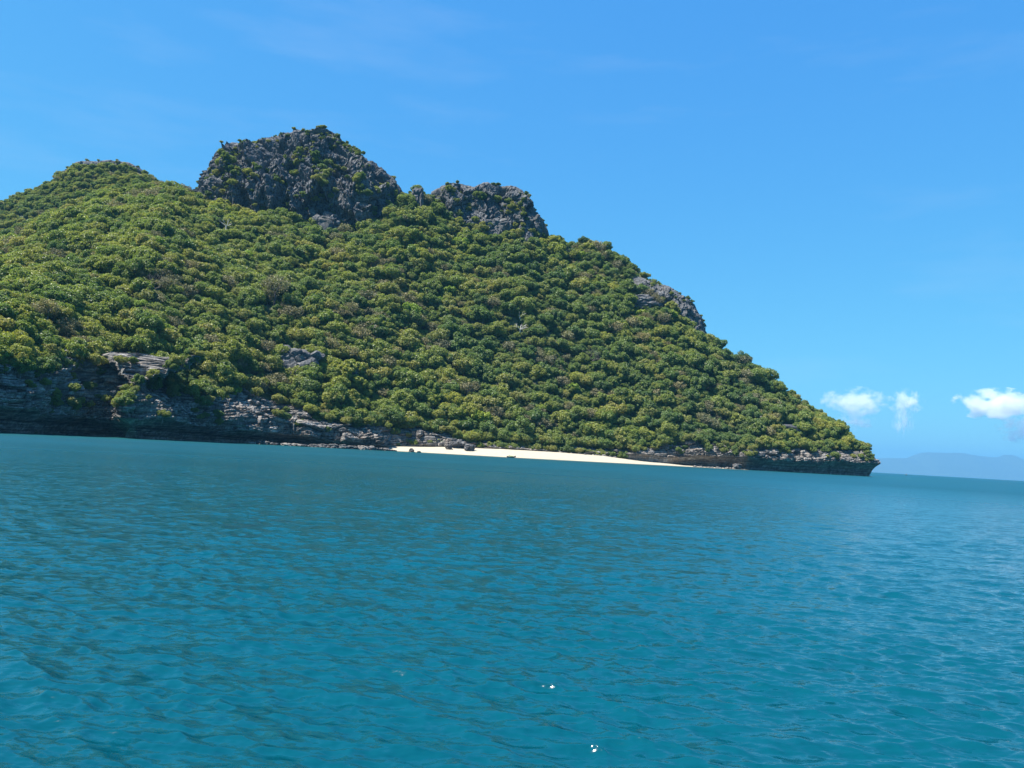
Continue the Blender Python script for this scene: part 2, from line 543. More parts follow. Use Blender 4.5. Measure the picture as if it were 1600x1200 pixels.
# ------------------------------------------------------------------ sea
def build_sea():
    az = np.concatenate([np.radians(np.arange(-47, 47, 0.13)), np.radians(np.arange(47, 313, 2.0))])
    r = [0.5, 2, 4, 6, 7.5]
    while r[-1] < 31000:
        q = r[-1]
        r.append(q + min(1.0 * q * q / 4800, 0.0062 * q if q < 100 else 0.021 * q))
    r = np.array(r)
    r[-1] = 31000
    dr = np.gradient(r)
    A, RR = np.meshgrid(az, r, indexing='ij')
    X, Y = RR * np.sin(A), RR * np.cos(A)
    Z = np.zeros_like(X)
    DX, DY = np.zeros_like(X), np.zeros_like(X)
    keep = r < 260
    xs, ys = X[:, keep], Y[:, keep]
    sp = np.maximum(dr[keep], r[keep] * math.radians(0.13))[None, :]
    P2 = np.stack([xs.ravel(), ys.ravel(), 0 * xs.ravel()], 1)
    mod = [0.7 + 0.6 * np.clip(fbm(P2 / s, 2, 40 + i).reshape(xs.shape) + 0.35, 0, 1) for i, s in enumerate((9.0, 4.0, 2.0))]
    g = np.random.default_rng(3)
    for k in range(46):
        lam = 0.18 * (3.6 / 0.18) ** (k / 45.0) * g.uniform(0.9, 1.1)
        th = math.radians(g.normal(-104, 20 if lam > 1 else 32))
        amp = 0.0112 * lam * (1.0 if lam < 0.7 else (0.7 / lam) ** 1.1)
        ph = g.uniform(0, 6.28)
        kx, ky = math.cos(th) * 2 * math.pi / lam, math.sin(th) * 2 * math.pi / lam
        wgt = np.clip(lam / (2.6 * sp) - 0.7, 0, 1) * mod[0 if lam > 1.6 else 1 if lam > 0.7 else 2]
        a = kx * xs + ky * ys + ph
        Z[:, keep] += amp * wgt * np.cos(a)
        DX[:, keep] -= amp * wgt * math.cos(th) * np.sin(a)
        DY[:, keep] -= amp * wgt * math.sin(th) * np.sin(a)
    Z -= RR ** 2 / (2 * 6371000.0)                                # the sea falls away with the earth's curve
    P = np.stack([X + DX, Y + DY, Z], -1)
    me = raw_mesh('sea', P.reshape(-1, 3), grid_faces(len(az), len(r), True), M['sea'], True)
    # shallow water over sand off the beach and along the rocks
    d = np.zeros(X.size)
    sel = (RR.ravel() > 180) & (RR.ravel() < 900) & (np.abs(A.ravel()) < 0.8)
    d[sel] = np.clip(1 + inside_dist(X.ravel()[sel], Y.ravel()[sel]) / 70.0, 0, 1)
    at_ = me.attributes.new('shallow', 'FLOAT', 'POINT')
    at_.data.foreach_set('value', (d ** 1.5).astype(np.float32))
    return tag(link('sea', me), kind='structure')
build_sea()

# ------------------------------------------------------------------ sea cliffs: a strip of layered rock with a wave-cut notch
cliff_pts = {}
def build_cliffs():
    L = spline(cliff_line + tip + back[:1], 0.5)
    # noise along the line so that bays and buttresses stand out
    T = np.gradient(L, axis=0)
    T /= np.linalg.norm(T, axis=1, keepdims=True)
    N = np.stack([T[:, 1], -T[:, 0]], 1)                         # outwards, to the water
    u = L[:, 0] / L[:, 1]
    ct = np.interp(u, ct_u, ct_v[:, 0])
    ct = np.where(L[:, 1] > 600, 19 - 0.05 * (L[:, 1] - 600), ct)
    ub0, ub1 = uw(606, 700)[0], uw(1052, 726)[0]
    beach = sstep(ub0 - 0.006, ub0 + 0.012, u) * (1 - sstep(ub1 - 0.01, ub1 + 0.02, u))
    n = (1 - 0.85 * beach) * np.interp(u, [-0.35, -0.2], [1.45, 1.0])
    pn = np.stack([L[:, 0], L[:, 1], 0 * u], 1)
    zn = np.interp(u, [-0.8, -0.6, -0.5, -0.4, -0.3, -0.2, 0.2, 0.3, 0.48], [8.6, 8.6, 7.4, 6.0, 4.8, 3.0, 5.5, 7.6, 8.6]) + 0.8 * fbm(pn / 18, 2, 4)
    ct = ct + 2.5 * fbm(pn / 22, 3, 14)
    ct = np.maximum(ct, zn + 3)
    nv = 110
    v = np.linspace(0, 1, nv)
    # profile knots: outset and height
    lb = np.interp(u, lb_u, lb_v[:, 0])
    ko = np.stack([-6.5 * n, -6.3 * n, -4.6 * n, -1.8 * n, 0.9 + 0 * n, 1.2 - 0.05 * ct * lb, -0.18 * ct * lb, -0.36 * ct * lb, -0.36 * ct * lb - 9], 1)
    kz = np.stack([-2.5 + 0 * n, 1.0 + 0 * n, zn * 0.55, zn * 0.85, zn + 1.2, zn + 0.35 * (ct - zn), zn + 0.7 * (ct - zn), ct, ct + 3.5], 1)
    seg = np.sqrt(np.diff(ko, axis=1) ** 2 + np.diff(kz, axis=1) ** 2)
    s = np.concatenate([np.zeros((len(L), 1)), np.cumsum(seg, 1)], 1)
    s /= s[:, -1:]
    O = np.array([np.interp(v, s[i], ko[i]) for i in range(len(L))])
    Zz = np.array([np.interp(v, s[i], kz[i]) for i in range(len(L))])
    P = np.stack([L[:, 0:1] + N[:, 0:1] * O, L[:, 1:2] + N[:, 1:2] * O, Zz], -1)
    Q = P.reshape(-1, 3)
    face = sstep(0.0, 2.0, Zz.ravel() - np.repeat(zn, nv) + 0.5)
    warp = 3.5 * fbm(Q / 45.0, 2, 31) + 1.2 * fbm(Q / 14.0, 2, 33)
    X1 = Q[:, 0]
    lay = (Q[:, 2] - 0.10 * (X1 + 120) + warp) / 1.5
    li = np.floor(lay)
    lf = lay - li
    lr = _h(li.astype(np.int64), (np.floor(X1 / 16 + 3 * fbm(Q / 30, 1, 8))).astype(np.int64), 0 * li.astype(np.int64), 5)
    strata = (lr - 0.5) * 2.0 + 0.85 * lf ** 1.5 - 0.6 * (lf < 0.2)
    li2 = np.floor(lay * 2.7)
    strata += 0.4 * (_h(li2.astype(np.int64), np.floor(X1 / 7).astype(np.int64), 0 * li2.astype(np.int64), 6) - 0.5)
    h1, e1 = facets(Q * np.array([1 / 10.0, 1 / 10.0, 1 / 8.0]), 3, 1.5)
    h2, e2 = facets(Q * np.array([1 / 3.6, 1 / 3.6, 1 / 1.9]), 23, 1.2)
    crack = 3.4 * h1 - 1.4 * np.exp(-(e1 / 0.06) ** 2) + 0.8 * h2
    big = 5.6 * fbm(Q * np.array([1, 1, 0.6]) / 24.0, 3, 12) + 1.0 * fbm(Q / 4.0, 3, 13) + 0.35 * fbm(Q / 1.3, 2, 18)
    D = (strata + crack) * (0.25 + 0.75 * face) + big * (0.35 + 0.65 * face)
    D *= 1 - 0.35 * np.repeat(beach, nv)
    D *= np.repeat(1 - 0.5 * sstep(0.40, 0.47, u), nv)
    dirn = np.stack([np.repeat(N[:, 0], nv), np.repeat(N[:, 1], nv), 0.25 + 0 * D], 1)
    Q = Q + dirn * D[:, None]
    G = Q.reshape(len(L), nv, 3)
    cuts = [(0, np.argmax(u > uw(602, 700)[0]), 'sea_cliff', 'long layered grey sea cliff with dark wave-cut undercut at the left', 'sea cliff'),
            (np.argmax(u > uw(602, 700)[0]), np.argmax(u > uw(1048, 726)[0]), 'rock_bank', 'low shaded rock bank at the back of the white beach', 'rock bank'),
            (np.argmax(u > uw(1048, 726)[0]), len(L), 'sea_cliff', 'grey overhanging sea cliff along the foot of the right headland', 'sea cliff')]
    for a, b, nm, lab, cat in cuts:
        g = G[max(0, a - 1):b]
        me = raw_mesh(nm, g.reshape(-1, 3), grid_faces(len(g), nv), M['cliff'], False)
        tag(link(nm, me), lab, cat)
    return G
CLIFF = build_cliffs()

# ------------------------------------------------------------------ crags
def build_crag(name, label, sky, Yc, front, backd, base_rows, disp=1.0, step=0.7, nv=190, seed=0, mat='crag', box=0.55, cat='crag', zexp=0.8):
    us = np.array([uw(x, y)[0] for x, y in sky])
    hs = np.array([uw(x, y)[1] for x, y in sky]) * Yc + CAMH - 2.5
    bs_u = np.array([uw(x, y)[0] for x, y in base_rows])
    bs_z = np.array([uw(x, y)[1] * (Yc - front) for x, y in base_rows]) + CAMH - 10
    X = np.arange(us[0] * Yc, us[-1] * Yc, step)
    u = X / Yc
    H = np.interp(u, us, hs)
    zb = np.minimum(np.interp(u, bs_u, bs_z), H - 1)
    h = H - zb
    e = np.clip(np.minimum(X - X[0], X[-1] - X) / (0.9 * front), 0, 1)
    w = 0.12 + 0.88 * e ** 0.8
    ph = np.linspace(0, math.pi * 0.86, nv)
    c, s = np.cos(ph), np.sin(ph)
    yo = -np.sign(c) * np.abs(c) ** box
    zo = np.abs(s) ** zexp
    Y = Yc + np.where(yo[None, :] < 0, yo[None, :] * front * w[:, None], yo[None, :] * backd * w[:, None])
    Z = zb[:, None] + h[:, None] * zo[None, :]
    P = np.stack([np.repeat(X[:, None], nv, 1), Y, Z], -1)
    nrm = grid_normals(P)
    if nrm[len(X) // 2, nv // 4, 1] > 0: nrm = -nrm
    Q = P.reshape(-1, 3)
    Nn = nrm.reshape(-1, 3)
    S = np.array([1, 1, 0.8])
    wq = Q + 3.0 * np.stack([fbm(Q / 11, 2, seed + 50), fbm(Q / 11, 2, seed + 51), fbm(Q / 11, 2, seed + 52)], 1)
    butt = ridged(np.stack([wq[:, 0] + 0.35 * wq[:, 2], 0 * wq[:, 0], wq[:, 2] * 0.25], 1) / 34.0, 2, seed + 1)
    D = 13.0 * butt + 5.0 * fbm(wq / 24.0, 2, seed + 2) + 1.5 * ridged(wq * S / 12.0, 3, seed + 4)
    for sc_, am, ck in ((16.0, 8.5, 1.6), (5.5, 3.2, 0.8), (2.3, 1.6, 0.35), (1.2, 0.8, 0.0)):
        h_, ed = facets((wq if sc_ > 3 else Q) * np.array([1, 1, 0.7]) / sc_, seed + int(sc_ * 7), 1.6)
        D += am * h_ - ck * np.exp(-(ed / 0.05) ** 2)
    top = np.clip(zo, 0, 1)[None, :].repeat(len(X), 0).ravel()
    D -= D.mean() + 2.0
    D = D * disp * (1 - 0.75 * sstep(0.85, 1.0, top)) * np.repeat(0.15 + 0.85 * np.clip(np.minimum(X - X[0], X[-1] - X) / 14.0, 0, 1), nv)
    G = (Q + Nn * D[:, None]).reshape(len(X), nv, 3)
    me = raw_mesh(name, G.reshape(-1, 3), grid_faces(len(X), nv), M[mat], False)
    tag(link(name, me), label, cat)
    return G

CR_MAIN = build_crag('limestone_crag', 'tall jagged grey limestone crag crowning the island, highest of all', [(306, 320), (313, 298), (318, 280), (327, 266), (336, 252), (344, 230), (356, 226), (376, 223), (410, 223), (430, 215), (446, 206), (465, 205), (482, 203), (496, 203), (510, 200), (522, 203), (534, 208), (548, 221), (563, 234), (580, 249), (598, 261), (612, 272), (624, 285), (634, 298), (645, 325)], 690, 42, 34, [(300, 330), (360, 330), (420, 340), (480, 352), (530, 362), (580, 350), (620, 342), (650, 335)], seed=100, box=1.0, step=0.6, nv=230)
CR_RIGHT = build_crag('limestone_crag', 'square-topped grey limestone crag to the right of the summit crag', [(668, 325), (674, 296), (684, 291), (702, 289), (720, 287), (742, 292), (764, 286), (785, 287), (802, 289), (815, 299), (824, 310), (831, 320), (836, 332), (848, 344), (856, 358), (864, 380)], 702, 22, 24, [(660, 350), (700, 362), (760, 372), (800, 366), (870, 385)], disp=0.62, seed=200, step=0.6, box=0.45)
CR_SHOULDER = build_crag('rock_shoulder', 'bare grey rock shoulder on the right-hand skyline between trees', [(985, 425), (1010, 434), (1036, 441), (1050, 448), (1064, 458), (1084, 474), (1094, 493), (1101, 512), (1112, 535)], 677, 21, 14, [(975, 484), (1010, 492), (1050, 510), (1090, 530), (1120, 545)], disp=0.45, seed=300, step=0.6, nv=130, box=0.8, cat='rock face')

CR_REAR = build_crag('rock_shoulder', 'hazy blue-grey rock band on top of the rear peak at far left', [(92, 276), (104, 262), (126, 251), (150, 250), (172, 249), (204, 252), (224, 263), (238, 280), (248, 296)], 826, 16, 16, [(85, 285), (130, 282), (180, 284), (230, 296), (255, 305)], disp=0.5, seed=400, step=0.8, nv=110, box=0.8, cat='rock face')

# ------------------------------------------------------------------ boulders and outcrops
def ico(sub):
    import bmesh
    bm = bmesh.new()
    bmesh.ops.create_icosphere(bm, subdivisions=sub, radius=1.0)
    V = np.array([v.co[:] for v in bm.verts])
    F = np.array([[v.index for v in f.verts] for f in bm.faces])
    bm.free()
    return V, F
ICO = {k: ico(k) for k in (2, 3, 4, 5)}

def rock(name, label, cat, pos, size, seed, mat='boulder', sub=4, group=None, rz=0.0, chunk=0.5):
    V, F = ICO[sub]
    S = np.array(size)
    f1, f2, cid = worley(V * 1.7 + seed * 3.1, seed)
    g1, g2, gid = worley(V * 4.0 + seed * 1.7, seed + 5)
    d = 1 + chunk * (cid - 0.5) - 0.16 * np.exp(-((f2 - f1) / 0.08) ** 2) + 0.2 * fbm(V * 1.5 + seed, 3, seed) + chunk * 0.3 * (gid - 0.5)
    Vn = np.sign(V) * np.abs(V) ** 0.8
    me = raw_mesh(name, Vn * d[:, None] * S, F, M[mat], False)
    o = link(name, me)
    o.location = pos
    o.rotation_euler = (0, 0, rz)
    return tag(o, label, cat, group)

def terr_at(x, y, lift=0.0):
    """the hillside point seen through a photo pixel"""
    d = ray(x, y)
    Ys = np.arange(280, 900, 1.0)
    z = terrain(d[0] * Ys, Ys)
    gap = z + lift - d[2] * Ys - CAMH
    hit = np.argmax(gap > 0) if (gap > 0).any() else np.argmax(gap)
    Y = Ys[hit]
    return Vector((d[0] * Y, Y, float(terrain(np.array([d[0] * Y]), np.array([Y]))[0])))

# (x, y, half width px, half height px, depth m, label)
OUTP = []
outs = [(460, 582, 38, 24, 11, 'ledged rock outcrop among trees above the left cliff', 'crag'),
        (772, 366, 28, 17, 9, 'grey rock outcrop below the square-topped crag', 'crag'),
        (650, 322, 12, 17, 7, 'rounded grey rock knob in the gap between the two crags', 'crag'),
        (508, 366, 24, 20, 10, 'low grey rock among trees below the summit crag', 'crag'),
        (1000, 478, 30, 10, 7, 'bare grey scree rock on the upper right slope', 'crag'),
        (888, 405, 10, 14, 5, 'narrow grey rock in the gully left of the right-hand ridge', 'crag'),
        (1235, 674, 24, 6, 4, 'grey rock ledges among bushes on the lower headland', 'crag'),
        (1180, 660, 12, 6, 4, 'small pale rock ledge on the headland slope', 'cliff'),
        (1010, 462, 16, 8, 5, 'small rock step under the right-hand ridge trees', 'crag'),
        (545, 590, 14, 12, 5, 'small pale rock showing between trees beside the cliff gully', 'cliff')]
for i, (x, y, hw, hh, dm, lab, mt) in enumerate(outs):
    p = terr_at(x, y)
    k = p.y / FPX
    OUTP.append((p, max(4.0, hw * k * 0.6)))
    rock('rock_outcrop', lab, 'rock', (p.x, p.y + 1, p.z + hh * k * 0.35), (hw * k, dm, hh * k * 1.25), 60 + i, mt, 5, chunk=0.4)

# ------------------------------------------------------------------ the beach
wl_px = [(596, 706.5, 452), (622, 707.5, 456), (660, 709.5, 462), (720, 712.5, 466), (800, 717, 470), (880, 720.5, 482), (950, 723.8, 495), (1010, 727, 512), (1045, 729, 524), (1090, 731.5, 533), (1130, 734, 540), (1160, 736, 545), (1172, 737, 549)]
def build_beach():
    W = np.array([(uw(x, HZ(x))[0] * Y, Y) for x, y, Y in wl_px])
    L = spline([tuple(w) for w in W], 1.0)
    T = np.gradient(L, axis=0)
    T /= np.linalg.norm(T, axis=1, keepdims=True)
    N = np.stack([-T[:, 1], T[:, 0]], 1)                          # inland
    u = L[:, 0] / L[:, 1]
    uu = [uw(x, 715)[0] for x in (596, 640, 700, 800, 900, 980, 1040, 1090, 1180)]
    wid = np.interp(u, uu, [14, 30, 34, 38, 38, 34, 28, 22, 14])
    top = np.interp(u, uu, [0.5, 2.8, 4.2, 4.9, 4.9, 4.2, 1.9, 0.7, 0.4])
    nv = 44
    q = np.linspace(-0.25, 1, nv)
    G = np.zeros((len(L), nv, 3))
    G[:, :, 0] = L[:, 0:1] + N[:, 0:1] * q * wid[:, None]
    G[:, :, 1] = L[:, 1:2] + N[:, 1:2] * q * wid[:, None]
    G[:, :, 2] = np.where(q[None, :] < 0, 6 * q[None, :], top[:, None] * np.clip(q[None, :] / 0.72, 0, 1) ** 0.85)
    G[:, :, 2] += 0.10 * fbm(G.reshape(-1, 3) / 5.0, 3, 77).reshape(G.shape[:2]) * np.clip(q * 6, 0, 1)
    me = raw_mesh('beach', G.reshape(-1, 3), grid_faces(len(L), nv), M['sand'], True)
    tag(link('beach', me), kind='structure')
    return G
BEACH = build_beach()
BF = BEACH.reshape(-1, 3)
def beach_at(x, y):
    px, py = project(BF)
    i = np.argmin((px - x) ** 2 + (py - y) ** 2)
    return Vector(BF[i])

bspec = [(712, 694, 11, 8, 'biggest grey boulder of the cluster on the left of the beach', 'boulder'),
         (733, 700, 8, 6, 'rounded grey boulder at the right end of the beach cluster', 'boulder'),
         (702, 698, 6, 5, 'small grey boulder at the left end of the beach cluster', 'boulder'),
         (723, 693, 8, 5, 'flat pale grey boulder lying on top of the beach cluster', 'boulder'),
         (643, 703, 4, 3, 'lone dark rock near the left end of the beach', 'boulder'),
         (655, 705.5, 3, 1.6, 'tiny brown rock lying on the open sand near the left end', 'boulder'),
         (639, 707, 2.4, 1.4, 'tiny dark rock at the water edge by the left end of the beach', 'boulder')]
for i, (x, y, hw, hh, lab, mt) in enumerate(bspec):
    p = beach_at(x, y + hh * 0.7)
    k = p.y / FPX
    rock('boulder', lab, 'boulder', (p.x, p.y, p.z + hh * k * 0.6), (hw * k, hw * k * 0.8, hh * k), 20 + i, mt, 4 if hw > 4 else 3, rz=i * 0.7)
for i in range(16):                                                   # stones along the right half of the back of the beach
    x = 876 + i * 5.6 + random.uniform(-2, 2)
    y = 704.5 + (x - 870) * 0.085 + random.uniform(-0.5, 2.2)
    p = beach_at(x, y)
    s = random.uniform(0.5, 1.35)
    rock('beach_stone', ORD[i] + ' in the row of stones at the back of the beach', 'stone', (p.x, p.y, p.z + 0.15 * s), (1.2 * s, 0.8 * s, 0.5 * s), 130 + i, 'boulder' if i % 3 else 'pale_boulder', 3, 'stones at the back of the beach', random.uniform(0, 3))
# rubble at the foot of the headland cliff
p = at(1152, 731, 548)
rock('boulder', 'large brown boulder leaning at the foot of the headland cliff', 'boulder', (p.x, 548, 2.0), (3.6, 2.6, 1.9), 41, 'boulder', 4, rz=0.5, chunk=0.35)
for i in range(18):
    x = 1086 + i * 4.6 + random.uniform(-1.5, 1.5)
    Y = np.interp(x, [1080, 1172], [535, 549]) + random.uniform(-1, 2)
    s = random.uniform(0.5, 1.4)
    P_ = uw(x, HZ(x))[0] * Y
    rock('rubble_stone', ORD[i] + ' in the strip of pale rubble below the headland cliff', 'stone', (P_, Y, 0.25 * s + 0.1), (1.2 * s, 0.9 * s, 0.55 * s), 160 + i, 'pale_boulder', 3, 'pale rubble below the headland', random.uniform(0, 3))
# low wave-washed rocks along the foot of the left cliff
for i, (x, hw, hh) in enumerate([(392, 7, 2.2), (404, 8, 3.4), (417, 9, 4.2), (428, 6, 2.5), (448, 8, 2.8), (462, 9, 3), (474, 6, 2.6), (490, 7, 3.4), (505, 9, 3.6), (520, 9, 4.2), (536, 8, 4.4), (552, 8, 3.8), (566, 9, 4.2), (580, 8, 4.5), (592, 7, 3.6), (603, 7, 3), (614, 6, 1.8)]):
    Y = np.interp(x, [390, 450, 540, 590, 615], [402, 419, 432, 444, 452])
    k = Y / FPX
    rock('shore_rock', ORD[i] + ' of the low waterline rocks below the left cliff', 'rock', (uw(x, HZ(x))[0] * Y, Y, hh * k * 0.35), (hw * k, 2.5, hh * k), 210 + i, 'pale_boulder' if i in (0, 4, 5, 12) else 'boulder', 4, 'rocks at the waterline below the left cliff', random.uniform(-.3, .3))
rock('shore_rock', 'small white wave-washed rock off the tip of the headland', 'rock', (uw(1361, 745)[0] * 586, 586, 0.1), (1.5, 1.0, 0.5), 250, 'foam_stone', 3)

# ------------------------------------------------------------------ tree meshes
def tube(path, r0, r1, sides=6):
    path = [Vector(p) for p in path]
    V, F = [], []
    n = len(path)
    for i, p in enumerate(path):
        d = (path[min(i + 1, n - 1)] - path[max(i - 1, 0)]).normalized()
        a = d.orthogonal().normalized()
        b = d.cross(a)
        r = r0 + (r1 - r0) * i / (n - 1)
        for k in range(sides):
            t = 2 * math.pi * k / sides
            V.append(p + (a * math.cos(t) + b * math.sin(t)) * r)
    for i in range(n - 1):
        for k in range(sides):
            F.append((i * sides + k, i * sides + (k + 1) % sides, (i + 1) * sides + (k + 1) % sides, (i + 1) * sides + k))
    return V, F
def join_tubes(name, tubes, mat):
    V, F = [], []
    for v, f in tubes:
        o = len(V)
        V += [tuple(p) for p in v]
        F += [tuple(i + o for i in q) for q in f]
    return raw_mesh(name, V, F, mat, True)

def branch(rd, tubes, p, d, length, r, depth, spread=0.6, up=0.15, sides=5, kids=(2, 3)):
    pts = [p]
    q = p.copy()
    dd = d.copy()
    for i in range(3):
        dd = (dd + Vector((rd.uniform(-.2, .2), rd.uniform(-.2, .2), rd.uniform(-.1, .2)))).normalized()
        q = q + dd * length / 3
        pts.append(q.copy())
    tubes.append(tube(pts, r, r * 0.62, sides))
    if depth > 0:
        for k in range(rd.randint(*kids)):
            nd = (dd + Vector((rd.gauss(0, spread), rd.gauss(0, spread), rd.gauss(0, spread * .6) + up))).normalized()
            branch(rd, tubes, q if k < 2 else pts[2], nd, length * rd.uniform(.6, .85), r * 0.58, depth - 1, spread, up, max(3, sides - 1), kids)

def trunk_mesh(name, seed, mat, h=4.2):
    rd = random.Random(seed)
    tubes = [tube([(0, 0, -2.5), (0.1, 0, 0), (0.25 * rd.uniform(-1, 1), 0.2, h * 0.45), (0.3, 0.1, h * 0.6)], 0.32, 0.2, 7)]
    for k in range(5):
        a = k * 1.26 + rd.uniform(-.3, .3)
        branch(rd, tubes, Vector((0.25, 0.1, h * rd.uniform(.35, .6))), Vector((math.cos(a), math.sin(a), rd.uniform(.5, 1.0))).normalized(), 2.2, 0.13, 1)
    return join_tubes(name, tubes, mat)

def crown_mesh(name, seed, mat, R_=4.6, Rv=4.2, zc=4.4, lobes=13, cards=2600, size=0.42, lobe_r=(0.16, 0.36), jit=0.6, fill=0.0):
    g = np.random.default_rng(seed)
    C, Rr = [], []
    for i in range(lobes):
        a = i * 2.399963 + g.uniform(-.4, .4)
        zz = g.uniform(-0.45, 1.0)
        rr = math.sqrt(max(0, 1 - zz * zz)) * g.uniform(0.5, 1.0)
        C.append((math.cos(a) * rr * R_, math.sin(a) * rr * R_, zz * 0.68 * Rv))
        Rr.append(g.uniform(*lobe_r) * R_)
    C.append((0, 0, -0.1 * Rv)); Rr.append(0.6 * R_)
    C, Rr = np.array(C), np.array(Rr)
    w = Rr ** 2 / (Rr ** 2).sum()
    n = int(cards * 2.2)
    li = g.choice(len(Rr), n, p=w)
    dirs = g.normal(size=(n, 3))
    dirs /= np.linalg.norm(dirs, axis=1, keepdims=True)
    rad = Rr[li] * np.where(g.random(n) < fill, g.uniform(.3, 1, n), g.uniform(0.80, 1.12, n))
    rad = rad * (1 + 0.30 * fbm(dirs * 2.2 + li[:, None] * 3.7, 2, seed))
    sc = np.array([1, 1, 0.9])
    P = C[li] + dirs * rad[:, None] * sc
    ok = np.ones(n, dtype=bool)
    for k in range(len(Rr)):
        dd = np.linalg.norm((P - C[k]) / sc, axis=1)
        ok &= (dd > Rr[k] * 0.80) | (li == k)
    P, dirs = P[ok][:cards], dirs[ok][:cards]
    n = len(P)
    nr = dirs + jit * g.normal(size=(n, 3)) + np.array([0, 0, 0.6])
    nr /= np.linalg.norm(nr, axis=1, keepdims=True)
    t = np.cross(nr, g.normal(size=(n, 3)))
    t /= np.linalg.norm(t, axis=1, keepdims=True)
    b = np.cross(nr, t)
    s = size * g.uniform(0.6, 1.35, n)[:, None]
    bend = nr * s * 0.3
    V = np.stack([P - t * s, P - b * s * 0.62 + bend, P + t * s, P + b * s * 0.62 + bend], 1).reshape(-1, 3)
    V[:, 2] += zc
    F = np.arange(n * 4).reshape(-1, 4)
    return raw_mesh(name, V, F, mat, False)

def twig_mesh(name, seed, mat, depth=4, length=3.0, r=0.16, spread=0.75, n0=5, h=2.6, up=0.1):
    rd = random.Random(seed)
    tubes = [tube([(0, 0, -2.5), (0, 0, 0), (0.15, 0, h)], r * 1.9, r * 1.5, 6)]
    for k in range(n0):
        a = k * 6.283 / n0 + rd.uniform(-.4, .4)
        branch(rd, tubes, Vector((0.15, 0, h * rd.uniform(.8, 1))), Vector((math.cos(a), math.sin(a), rd.uniform(.35, 1.1))).normalized(), length, r, depth, spread, up, 4, (2, 3))
    return join_tubes(name, tubes, mat)

CROWNS = []      # (mesh, kind, trunk mesh)
TRUNKS = [trunk_mesh('trunk', 5 + k, M['bark']) for k in range(3)]
for k in range(4):
    CROWNS.append((crown_mesh('crown_broad', 100 + k, M['green'], lobes=20 + k * 3, cards=4600, size=.33, R_=(4.6, 5.6, 3.7, 5.0)[k], Rv=(4.0, 3.2, 5.0, 4.4)[k], zc=(4.4, 4.2, 5.0, 4.6)[k]), 'green', TRUNKS[k % 3]))
for k in range(3):
    CROWNS.append((crown_mesh('crown_deep', 200 + k, M['deep'], lobes=18 + k * 4, cards=4600, size=.33, Rv=4.4, lobe_r=(.16, .36)), 'deep', TRUNKS[k % 3]))
for k in range(3):
    CROWNS.append((crown_mesh('crown_olive', 300 + k, M['olive'], lobes=18, cards=2400, Rv=2.9, size=0.36, lobe_r=(.2, .36), jit=.8, zc=4.6), 'olive', TRUNKS[k % 3]))
for k in range(2):
    CROWNS.append((crown_mesh('crown_dry', 400 + k, M['dry'], lobes=20, cards=1300, Rv=2.9, size=0.30, lobe_r=(.2, .34), jit=1.2, zc=4.6, fill=.5), 'dry', twig_mesh('trunk', 44 + k, M['twig'], 3, 2.0, .14)))
CROWNS.append((crown_mesh('crown_lime', 500, M['lime'], lobes=12, cards=2000, Rv=3.4, size=.45), 'lime', TRUNKS[0]))
KIND = [c[1] for c in CROWNS]

# ------------------------------------------------------------------ where the trees stand
def scatter():
    n = 110000
    xs, ys = rng.uniform(-600, 300, n), rng.uniform(255, 960, n)
    s0 = 0.50 + 1.15 * rng.random(n) ** 2.4
    o = np.argsort(-s0[:n // 3])
    xs[:n // 3], ys[:n // 3], s0[:n // 3] = xs[:n // 3][o], ys[:n // 3][o], s0[:n // 3][o]
    z, t, d, u = terrain(xs, ys, True)
    ct = np.interp(u, ct_u, ct_v[:, 0])
    rearok = (u < -0.34) & (ys > 640) & (ys < 900)
    ok = (d > 0.36 * np.interp(u, lb_u, lb_v[:, 0]) * ct + 3.5) & (z > 3) & ((t < 1.12) | rearok) & (u > -0.80) & (u < 0.5)
    for G in (CR_MAIN, CR_RIGHT, CR_SHOULDER, CR_REAR):                       # not inside the crags
        X0, X1 = G[:, :, 0].min(), G[:, :, 0].max()
        fy = np.interp(xs, G[:, 0, 0], G[:, :25, 1].min(1))
        ok &= ~((xs > X0 + 3) & (xs < X1 - 3) & (ys > fy + 1) & (ys < fy + 75))
    P = np.stack([xs, ys, z], 1)[ok]
    t, u = t[ok], u[ok]
    N2 = P * np.array([1, 1, 0])
    s = s0[ok] * (1 + 0.25 * fbm(N2 / 40, 2, 61))
    s *= np.where(t > 0.96, 0.68, 1.0)
    s *= 1 - 0.30 * sstep(0.32, 0.45, u)
    rearm = P[:, 1] > 720
    s = np.where(rearm, np.minimum(s, 1.0), s)
    cell, got = {}, []
    for i in range(len(P)):
        x, y, r = P[i, 0], P[i, 1], s[i]
        cx, cy_ = int(x // 8), int(y // 8)
        bad = False
        for a in (-1, 0, 1):
            for b in (-1, 0, 1):
                for j in cell.get((cx + a, cy_ + b), ()):
                    m = 1.5 * (r + s[j])
                    if (P[j, 0] - x) ** 2 + ((P[j, 1] - y) * 1.25) ** 2 < m * m:
                        bad = True
                        break
                if bad: break
            if bad: break
        if not bad:
            cell.setdefault((cx, cy_), []).append(i)
            got.append(i)
    P, s, t, u, N2 = P[got], s[got], t[got], u[got], N2[got]
    mixn = fbm(N2 / 30, 2, 71)
    r = rng.random(len(P)) + 0.40 * mixn
    kind = np.where(r < 0.42, 0, np.where(r < 0.64, 1, np.where(r < 0.94, 2, 3)))
    swap = rng.random(len(P))
    kind = np.where((kind == 2) & (u > 0.02) & (swap < 0.55), 1, kind)          # darker kinds on the right-hand slope
    kind = np.where((kind == 1) & (u < -0.30) & (swap < 0.45), 0, kind)
    kind = np.where(rng.random(len(P)) < 0.018, 4, kind)
    names = ['green', 'deep', 'olive', 'dry', 'lime']
    idx = [[i for i, k in enumerate(KIND) if k == nme] for nme in names]
    var = np.array([idx[k][rng.integers(len(idx[k]))] for k in kind])
    return P, s, var
